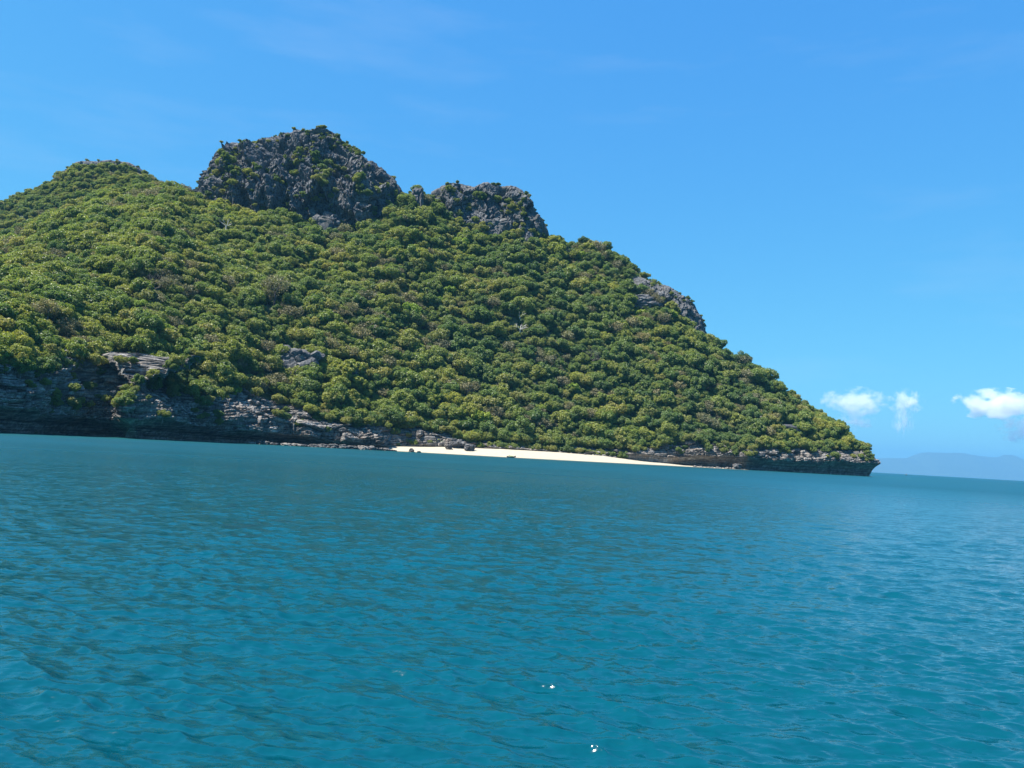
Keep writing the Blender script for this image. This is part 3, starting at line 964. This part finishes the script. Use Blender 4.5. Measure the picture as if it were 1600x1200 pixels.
TP, TS, TV = scatter()
TR = rng.uniform(0, 6.283, len(TP))

def ledge_points(G, nz_min, count, mask_scale, thr, seed, zlo=None):
    nrm = grid_normals(G).reshape(-1, 3)
    nrm *= np.sign(nrm[:, 2:3] + 1e-9)
    P = G.reshape(-1, 3)
    m = (np.abs(nrm[:, 2]) > nz_min) & (fbm(P / mask_scale, 3, seed) > thr)
    if zlo is not None: m &= P[:, 2] > zlo
    i = np.nonzero(m)[0]
    if len(i) > count: i = rng.choice(i, count, replace=False)
    return P[i]
shr = [ledge_points(CR_MAIN, 0.33, 900, 16, 0.15, 301), ledge_points(CR_RIGHT, 0.35, 220, 13, 0.15, 302), ledge_points(CR_SHOULDER, 0.35, 130, 12, 0.02, 303)]
shr[2] = np.vstack([shr[2], ledge_points(CR_REAR, 0.3, 60, 12, 0.05, 305)])
for G, hi, pr in ((CR_MAIN, 64, .11), (CR_RIGHT, 56, .08), (CR_SHOULDER, 24, .08)):      # trees climb the foot of each crag
    q = G[::6, 4:hi:5].reshape(-1, 3)
    q = q[(rng.random(len(q)) < pr * 3.2) & (fbm(q / 14, 2, 333) > -0.15)]
    shr.append(q)
nlow = sum(len(q) for q in shr[3:])
SP = np.vstack(shr)
SS = 0.12 + 0.40 * rng.random(len(SP)) ** 2.0
SS[len(SP) - nlow:] = rng.uniform(0.35, 0.95, nlow)
# understorey in the gaps
ux, uy = rng.uniform(-600, 300, 28000), rng.uniform(255, 960, 28000)
uz, ut, ud, uu_ = terrain(ux, uy, True)
uct = np.interp(uu_, ct_u, ct_v[:, 0])
um = ~((uy > 795) & (uu_ > -0.62) & (uu_ < -0.44)) & (ud > 0.36 * np.interp(uu_, lb_u, lb_v[:, 0]) * uct + 3) & (uz > 3) & ((ut < 1.1) | ((uu_ < -0.34) & (uy > 640) & (uy < 900))) & (uu_ > -0.8) & (uu_ < 0.5)
UP = np.stack([ux, uy, uz - 0.4], 1)[um]
US = rng.uniform(0.36, 0.74, len(UP))
cl = [ledge_points(CLIFF, 0.35, 520, 18, 0.02, 304, 8.5)]
gl = CLIFF[::7, -30:-4:5].reshape(-1, 3)
gl = gl[rng.random(len(gl)) < np.interp(gl[:, 0] / gl[:, 1], [-0.16, -0.14, 0.22, 0.32], [0.22, 0.6, 0.6, 0.28])] + rng.normal(0, 1.2, 3)
gb = BEACH[::3, -5:-1:2].reshape(-1, 3)
gb = gb[(rng.random(len(gb)) < 0.75) & (gb[:, 2] > 2.4)]
gb = gb + rng.normal(0, 0.8, gb.shape) * [1, 1, 0]
gb = gb[~((np.abs(project(gb)[0] - 722) < 22) & (np.arange(len(gb)) % 3 < 3))]
CP = np.vstack(cl + [gl, gb])
cu = CP[:, 0] / CP[:, 1]
CS = np.concatenate([rng.uniform(0.25, 0.7, len(cl[0])), rng.uniform(0.4, 0.95, len(gl)), rng.uniform(0.35, 0.75, len(gb))])
low_k = [i for i, k in enumerate(KIND) if k in ('green', 'deep', 'olive')]
AP = np.vstack([TP, SP - [0, 0, .5], CP - [0, 0, .5], UP])
AS = np.concatenate([TS, SS, CS, US])
AV = np.concatenate([TV, rng.choice(low_k, len(SP) + len(CP) + len(UP))])
AR = np.concatenate([TR, rng.uniform(0, 6.28, len(SP) + len(CP) + len(UP))])
SHRUB = np.concatenate([np.zeros(len(TP), int), np.ones(len(SP), int), np.full(len(CP), 2), np.full(len(UP), 3)])

# ------------------------------------------------------------------ trees of their own: the special ones first
def make_tree(name, label, cat, group, pos, scale, rz, crown, trunk, sz=1.0):
    e = link(name, None)
    e.location = pos
    e.scale = (scale, scale, scale * sz)
    e.rotation_euler = (0, 0, rz)
    tag(e, label, cat, group)
    if trunk: link('trunk', trunk, e)
    if crown: link('crown', crown, e)
    return e

BY = {k: [c for c in CROWNS if c[1] == k] for k in ('green', 'deep', 'olive', 'dry', 'lime')}
special = []
def sp(x, y, kind, scale, label, name='tree', cat='tree', crown=None, trunk=None, sz=1.0, up=0.0, keep=6.0):
    p = terr_at(x, y)
    p.z += up
    c = BY[kind][len(special) % len(BY[kind])] if kind else (None, None, None)
    o = make_tree(name, label, cat, None, p, scale, len(special) * 1.3, crown or c[0], trunk or c[2], sz)
    special.append((p, keep))
    return o

umb_crown = crown_mesh('crown_umbrella', 801, M['dry'], R_=9.5, Rv=3.2, zc=9.0, lobes=30, cards=2200, size=0.34, lobe_r=(.14, .22), jit=1.1, fill=.4)
def fork_trunk():
    rd = random.Random(5)
    tubes = [tube([(0.3, 0.4, -9), (0, 0, -2), (0.1, 0, 3.6)], .62, .48, 8)]
    for sx in (-1, 1):
        branch(rd, tubes, Vector((0.1, 0, 3.4)), Vector((sx * .8, -.1, .8)).normalized(), 4.2, .34, 3, .45, .1, 6, (2, 3))
    return join_tubes('trunk', tubes, M['dark_bark'])
sp(428, 482, None, 1.2, 'wide flat-topped tree with a dark forked trunk and thin brownish crown', crown=umb_crown, trunk=fork_trunk(), keep=11, up=6)
snag = twig_mesh('limbs', 71, M['pale_bark'], 1, 3.8, .24, .45, 4, 3.0, .5)
sp(352, 368, None, 1.0, 'bleached white dead snag on the slope below the left end of the summit crag', name='dead_tree', trunk=snag, keep=5, up=5)
snag2 = twig_mesh('limbs', 72, M['pale_bark'], 1, 3.2, .24, .8, 4, 2.0, .0)
sp(812, 508, None, 1.0, 'upper of two white dead trees in the middle of the slope', name='dead_tree', trunk=snag2, keep=4, up=4.5)
snag3 = twig_mesh('limbs', 73, M['pale_bark'], 1, 3.8, .26, .8, 5, 2.0, .0)
sp(812, 530, None, 1.1, 'lower, wider of two white dead trees in the middle of the slope', name='dead_tree', trunk=snag3, keep=5, up=4.5)
bare = twig_mesh('limbs', 75, M['twig'], 5, 3.0, .17, .6, 5, 2.6, .12)
sp(925, 572, None, 1.25, 'leafless grey tree with fine twigs on the lower right slope', name='bare_tree', trunk=bare, keep=7, up=1)
sp(240, 462, None, 1.2, 'leafless brown-grey tree with fine twigs on the left slope', name='bare_tree', trunk=bare, keep=7, up=1)
sp(690, 482, 'lime', 1.15, 'bright lime-green tree in the middle of the slope, lightest of all')
sp(222, 488, 'lime', 0.9, 'small lime-green tree on the left slope')
sp(205, 412, 'olive', 1.35, 'broad yellowish tree on the upper left slope')
sp(735, 452, 'olive', 1.25, 'rounded yellow-olive tree above the lime-green tree')
sp(860, 500, 'dry', 1.35, 'brownish dry-leaved tree just above the two white dead trees')
sp(330, 634, 'green', 1.15, 'big rounded green tree hanging over the layered left cliff', keep=5)
sp(818, 672, 'dry', 1.25, 'pale yellow-brown tree at the foot of the forest behind the beach', up=1)
sp(652, 298, 'green', 0.95, 'green tree standing in the gap between the two crags', keep=4)
sp(912, 384, 'deep', 1.0, 'dark rounded tree on the knoll of the right-hand skyline', keep=4)
sp(1280, 645, 'olive', 0.8, 'pale olive tree on the skyline of the lower headland', keep=4)
p = beach_at(728, 692)
make_tree('bush', 'rounded olive bush behind the grey boulders on the beach', 'bush', None, (p.x, p.y + 9, p.z - 0.2), 1.35, 0.3, BY['olive'][1][0], BY['olive'][1][2], 0.85)
for k, (x, y, s_, lab) in enumerate([(455, 206, .42, 'small bush on the left edge of the summit plateau'), (347, 230, .30, 'tiny bush on the left corner of the summit crag'), (572, 240, .5, 'bush on the right shoulder of the summit crag')]):
    G = CR_MAIN.reshape(-1, 3)
    px, py = project(G)
    m = np.abs(px - x) < 5
    i = np.nonzero(m)[0][np.argmin(py[m])]
    make_tree('bush', lab, 'bush', None, tuple(G[i] - [0, 0, .6]), s_, k, BY['green'][k][0], BY['green'][k][2])

# clear the forest round the special trees
keepm = np.ones(len(AP), bool)
for p, r in special + OUTP:
    dx, dy = AP[:, 0] - p.x, AP[:, 1] - p.y
    keepm &= ~((dx * dx + dy * dy < (r * 0.62) ** 2) & (SHRUB == 0))
    if r >= 7 or r in (4, 5):                                       # what would hide it from below
        keepm &= ~((np.abs(dx) < r * .8) & (dy < 0) & (dy > -r * (1.7 if r > 10 else 1.0)) & (AS > 0.55) & (SHRUB == 0))
AP, AS, AV, AR, SHRUB = AP[keepm], AS[keepm], AV[keepm], AR[keepm], SHRUB[keepm]

# the 300 that show largest become trees of their own, by kind and stretch of slope
PX, PY = project(AP + np.array([0, 0, 4.0]) * AS[:, None])
size_px = AS * 5.0 * FPX / AP[:, 1]
vis = (PX > 5) & (PX < 1590) & (SHRUB == 0) & (AP[:, 1] < 720)
order = np.argsort(-np.where(vis, size_px, 0))
LOOK = {'green': 'mid-green', 'deep': 'dark green', 'olive': 'yellow-olive', 'dry': 'brownish', 'lime': 'lime-green'}
def zone(x, y):
    if x < 330:
        if x < 130: return 'at far left above the cliff' if y > 540 else 'low at far left' if y > 465 else 'halfway up at far left' if y > 385 else 'high at far left'
        if y > 540: return 'just above the left cliff'
        if y > 465: return 'low on the left slope'
        return 'halfway up the left slope' if y > 385 else 'under the left ridge line'
    if x < 600: return ('above the cliff near the beach' if y > 540 else 'mid-slope below the summit crag' if y > 440 else 'close under the summit crag')
    if x < 1010: return ('at the forest foot behind the beach' if y > 620 else 'on the lower middle slope' if y > 510 else 'on the upper middle slope')
    return 'on the headland slope'
picked, counts = [], {}
for i in order:
    k = KIND[AV[i]]
    if counts.get(k, 0) >= 110: continue
    counts[k] = counts.get(k, 0) + 1
    picked.append(i)
    if len(picked) >= 280: break
fam = {}
for i in picked:
    fam.setdefault((KIND[AV[i]], zone(PX[i], PY[i])), []).append(i)
for (k, z_), mem in fam.items():
    lab = {i: 'large ' + LOOK[k] + ' tree ' + z_ for i in mem}
    if len(mem) == 1:
        lab[mem[0]] = 'single large ' + LOOK[k] + ' tree ' + z_
    else:
        for wd, j in zip(ORD, sorted(mem, key=lambda i: PX[i])):
            lab[j] = wd + ' of the large ' + LOOK[k] + ' trees ' + z_
    for i in mem:
        c = CROWNS[AV[i]]
        make_tree('tree', lab[i], 'tree', 'large ' + LOOK[k] + ' trees ' + z_, tuple(AP[i]), float(AS[i]), float(AR[i]), c[0], c[2])

# everything else is the wood nobody could count
rest = np.ones(len(AP), bool)
rest[picked] = False
src = []
for c in CROWNS:
    src.append(next(o for o in bpy.data.objects if o.type == 'MESH' and o.data == c[0]) if any(o.type == 'MESH' and o.data == c[0] for o in bpy.data.objects) else None)
good = [i for i, s_ in enumerate(src) if s_]
AV = np.array([v if src[v] else good[v % len(good)] for v in AV])

def wood(name, sel):
    n = int(sel.sum())
    me = bpy.data.meshes.new(name)
    me.vertices.add(n)
    me.vertices.foreach_set('co', AP[sel].astype(np.float32).ravel())
    for nme, typ, arr in (('size', 'FLOAT', AS), ('turn', 'FLOAT', AR)):
        a = me.attributes.new(nme, typ, 'POINT')
        a.data.foreach_set('value', arr[sel].astype(np.float32))
    remap = {v: j for j, v in enumerate(good)}
    a = me.attributes.new('which', 'INT', 'POINT')
    a.data.foreach_set('value', np.array([remap[v] for v in AV[sel]], dtype=np.int32))
    o = link(name, me)
    ng = bpy.data.node_groups.new(name + '_nodes', 'GeometryNodeTree')
    ng.interface.new_socket('Geometry', in_out='INPUT', socket_type='NodeSocketGeometry')
    ng.interface.new_socket('Geometry', in_out='OUTPUT', socket_type='NodeSocketGeometry')
    N, Lk = ng.nodes, ng.links
    gi, go = N.new('NodeGroupInput'), N.new('NodeGroupOutput')
    def attr(nm, dt):
        a_ = N.new('GeometryNodeInputNamedAttribute')
        a_.data_type = dt
        a_.inputs['Name'].default_value = nm
        return a_.outputs[0]
    rot = N.new('ShaderNodeCombineXYZ')
    Lk.new(attr('turn', 'FLOAT'), rot.inputs[2])
    out = N.new('GeometryNodeJoinGeometry')
    for j, i in enumerate(good):
        cmp_ = N.new('FunctionNodeCompare')
        cmp_.data_type = 'INT'
        cmp_.operation = 'EQUAL'
        ins = [s_ for s_ in cmp_.inputs if s_.type == 'INT']
        Lk.new(attr('which', 'INT'), ins[0])
        ins[1].default_value = j
        both = [src[i]] + [ch for ch in src[i].parent.children if ch.name.startswith('trunk')][:1]
        for ob in both:
            oi = N.new('GeometryNodeObjectInfo')
            oi.transform_space = 'ORIGINAL'
            oi.inputs['Object'].default_value = ob
            oi.inputs['As Instance'].default_value = True
            ip = N.new('GeometryNodeInstanceOnPoints')
            Lk.new(gi.outputs[0], ip.inputs['Points'])
            Lk.new(cmp_.outputs[0], ip.inputs['Selection'])
            Lk.new(oi.outputs['Geometry'], ip.inputs['Instance'])
            Lk.new(rot.outputs[0], ip.inputs['Rotation'])
            Lk.new(attr('size', 'FLOAT'), ip.inputs['Scale'])
            Lk.new(ip.outputs[0], out.inputs[0])
    Lk.new(out.outputs[0], go.inputs[0])
    md = o.modifiers.new('trees', 'NODES')
    md.node_group = ng
    return o
tag(wood('forest', rest & ((SHRUB == 0) | (SHRUB == 3))), 'mixed green and olive forest covering the whole hillside', 'forest', kind='stuff')
tag(wood('crag_scrub', rest & (SHRUB == 1)), 'green scrub growing on ledges of the grey crags', 'scrub', kind='stuff')
tag(wood('cliff_scrub', rest & (SHRUB == 2)), 'scrub and small bushes clinging to the sea cliffs', 'scrub', kind='stuff')

# ------------------------------------------------------------------ boat on the beach
M['hull'] = simple_mat('dark_hull_paint', (0.020, 0.022, 0.020), 0.5, 0.3, 2.0)
M['canvas'] = simple_mat('green_canvas', (0.11, 0.17, 0.05), 0.85, 0.25, 2.0)
M['wood'] = simple_mat('weathered_wood', (0.16, 0.12, 0.08), 0.8, 0.3, 2.0)
M['grey_paint'] = simple_mat('grey_paint', (0.28, 0.30, 0.32), 0.6, 0.15, 1.0)
M['white_paint'] = simple_mat('white_paint', (0.7, 0.7, 0.68), 0.6, 0.1, 1.0)

def hull_mesh(name, Lh, beam, depth, mat, sheer=0.5):
    ns, nc = 21, 9
    V = []
    for shell in (1.0, 0.86):
        for i in range(ns):
            s = i / (ns - 1) * 2 - 1
            wd = beam * 0.5 * (1 - abs(s) ** 2.6) ** 0.7 * shell + 0.02
            kz = depth * (0.55 * abs(s) ** 3) + (0.06 if shell < 1 else 0)
            tz = depth + sheer * s * s
            for j in range(nc):
                a = (j / (nc - 1) * 2 - 1)
                V.append((s * Lh / 2 * (1.0 if shell == 1 else .97), wd * np.sign(a) * abs(a) ** 0.6, kz + (tz - kz) * abs(a) ** 1.8))
    F = []
    for sh in (0, 1):
        o = sh * ns * nc
        for i in range(ns - 1):
            for j in range(nc - 1):
                q = (o + i * nc + j, o + (i + 1) * nc + j, o + (i + 1) * nc + j + 1, o + i * nc + j + 1)
                F.append(q if sh == 0 else q[::-1])
    for i in range(ns - 1):
        for j in (0, nc - 1):
            F.append((i * nc + j, (i + 1) * nc + j, ns * nc + (i + 1) * nc + j, ns * nc + i * nc + j))
    return raw_mesh(name, V, F, mat, True)

def boxes(name, bl, mat):
    V, F = [], []
    for (x0, x1, y0, y1, z0, z1) in bl:
        o = len(V)
        V += [(x, y, z) for x in (x0, x1) for y in (y0, y1) for z in (z0, z1)]
        F += [tuple(o + k for k in f) for f in ((0, 1, 3, 2), (4, 6, 7, 5), (0, 4, 5, 1), (2, 3, 7, 6), (0, 2, 6, 4), (1, 5, 7, 3))]
    return raw_mesh(name, V, F, mat)

p = beach_at(798, 715.5)
boat = link('beached_boat', None)
boat.location = (p.x, p.y, p.z - 0.05)
boat.rotation_euler = (R(4), R(-3), R(8))
tag(boat, 'small dark boat with a green cover pulled up on the white sand', 'boat')
link('hull', hull_mesh('hull', 5.4, 1.7, 0.75, M['hull'], 0.45), boat)
link('seat', boxes('seat', [(-1.6, -1.3, -.6, .6, .52, .57)], M['wood']), boat)
link('seat', boxes('seat', [(0.9, 1.2, -.65, .65, .52, .57)], M['wood']), boat)
cv = []
for i in range(9):
    s = i / 8 * 2.6 - 1.5
    for j in range(7):
        a = j / 6 * 2 - 1
        cv.append((s, a * .8, 1.55 - 0.35 * a * a + 0.10 * math.sin(i * 1.7) - 0.05 * i))
link('cover', raw_mesh('cover', cv, grid_faces(9, 7), M['canvas'], True), boat).modifiers.new('thick', 'SOLIDIFY').thickness = 0.05
for sx, sy in ((-1.4, -.7), (-1.4, .7), (1.0, -.72), (1.0, .72)):
    v, f = tube([(sx, sy, .6), (sx, sy, 1.25)], .03, .03, 6)
    link('post', raw_mesh('post', [tuple(q) for q in v], f, M['wood']), boat)
eng = link('outboard_engine', boxes('outboard_engine', [(2.5, 2.9, -.2, .2, .75, 1.3), (2.62, 2.78, -.07, .07, .1, .75)], M['hull']), boat)
v, f = tube([(2.5, 0, 1.15), (1.9, .1, 1.25)], .03, .02, 6)
link('tiller', raw_mesh('tiller', [tuple(q) for q in v], f, M['wood']), eng)

# far fishing boat on the horizon
fb = link('fishing_boat', None)
fp = at(1416, 741, 1500)
fb.location = (fp.x, 1500, -0.2)
fb.rotation_euler = (0, 0, R(70))
tag(fb, 'tiny dark fishing boat far out on the horizon right of the headland', 'boat')
link('hull', hull_mesh('hull', 8, 2.6, 1.3, M['hull'], 0.8), fb)
link('cabin', boxes('cabin', [(-2.2, .4, -.8, .8, .9, 2.9)], M['grey_paint']), fb)
v, f = tube([(.8, 0, .8), (.8, 0, 5.0)], .12, .06, 6)
link('mast', raw_mesh('mast', [tuple(q) for q in v], f, M['wood']), fb)

# ------------------------------------------------------------------ far hills across the bay
def far_hills():
    Yd = 28000.0
    sky = [(1180, 728), (1280, 722), (1340, 718), (1385, 715.5), (1422, 716), (1428, 712), (1438, 708), (1450, 706.5), (1475, 707.5), (1503, 707.5), (1515, 710), (1530, 712.5), (1552, 714.5), (1563, 714), (1570, 710.5), (1580, 711), (1590, 716), (1605, 722), (1650, 735), (1720, 744), (1800, 752)]
    us = np.array([uw(x, y)[0] for x, y in sky])
    hs = np.array([uw(x, y)[1] for x, y in sky]) * Yd + CAMH
    X = np.linspace(us[0] * Yd, us[-1] * Yd, 260)
    H = np.maximum(np.interp(X / Yd, us, hs), -70)
    q = np.linspace(-1, 1, 40)
    G = np.zeros((len(X), 40, 3))
    G[:, :, 0] = X[:, None]
    G[:, :, 1] = Yd + q[None, :] * 1800
    G[:, :, 2] = H[:, None] * (1 - np.abs(q[None, :]) ** 1.6) - 70 * np.abs(q[None, :]) ** 1.6
    G[:, :, 2] += 50 * fbm(G.reshape(-1, 3) / 750.0, 3, 88).reshape(G.shape[:2]) * (1 - np.abs(q[None, :])) * np.clip(np.abs(q[None, :]) * 4, 0, 1)
    G[:, :, 2] = np.maximum(G[:, :, 2], -78)
    tag(link('distant_hills', raw_mesh('distant_hills', G.reshape(-1, 3), grid_faces(len(X), 40), simple_mat('far_forest', (0.06, 0.09, 0.04), 0.95, 0.3, 0.01), True)), kind='structure')
far_hills()

# ------------------------------------------------------------------ haze
def haze():
    t = NT('sea_haze')
    v = t.n('VolumePrincipled')
    v.inputs['Color'].default_value = (0.135, 0.37, 0.63, 1)
    v.inputs['Density'].default_value = 5.2e-5
    v.inputs['Anisotropy'].default_value = 0.0
    t.l(v.outputs[0], t.out.inputs['Volume'])
    me = boxes('haze', [(-32000, 32000, -32000, 32000, -80, 880)], t.m)
    tag(link('haze', me), kind='stuff')
haze()

# ------------------------------------------------------------------ clouds over the far coast
def cloud_mat(name, seed, dens):
    t = NT(name)
    co = t.n('TexCoord').outputs['Object']
    ln = t.n('VectorMath', operation='LENGTH')
    t.l(co, ln.inputs[0])
    off = t.n('VectorMath', operation='ADD')
    off.inputs[1].default_value = (seed * 3.7, seed * 1.3, seed * 2.1)
    t.l(co, off.inputs[0])
    nz = t.noise(t.mapping(off.outputs[0], (1.7, 1.2, 1.0)), 1.7, 8, 0.62)
    d = t.math('ADD', t.math('MULTIPLY', t.math('SUBTRACT', nz, 0.5), 3.6), t.math('SUBTRACT', 0.66, ln.outputs['Value']))
    d = t.math('MULTIPLY', t.math('MAXIMUM', t.math('MULTIPLY', d, 2.0), 0.0), dens)
    d = t.math('MULTIPLY', t.math('MINIMUM', d, dens), 0.75)
    v = t.n('VolumePrincipled')
    v.inputs['Color'].default_value = (1, 1, 1, 1)
    v.inputs['Anisotropy'].default_value = 0.0
    t.l(d, v.inputs['Density'])
    t.l(v.outputs[0], t.out.inputs['Volume'])
    return t.m
for i, (x, y, hw, hh, dens, lab) in enumerate([(1338, 628, 54, 22, .0017, 'wide thin white cloud just right of the headland, the upper one'),
                                              (1336, 657, 30, 16, .0016, 'small faint cloud half behind the headland slope'),
                                              (1416, 628, 27, 20, .0028, 'upper part of the tall narrow white cloud'),
                                              (1412, 658, 18, 24, .0024, 'lower part of the tall narrow white cloud'),
                                              (1560, 632, 66, 24, .0036, 'big bright white cloud at the right edge of the picture'),
                                              (1600, 672, 40, 22, .0026, 'white cloud low at the right edge under the big one')]):
    Yd = 43000.0
    c = at(x, y, Yd)
    k = Yd / FPX
    V, F = ICO[3]
    o = link('cloud', raw_mesh('cloud', V, F, cloud_mat('cloud_vapour', i + 1, dens)))
    o.location = c
    o.scale = (hw * k * 1.1, hw * k * 0.8, hh * k * 1.15)
    tag(o, lab, 'cloud', 'clouds over the far coast')
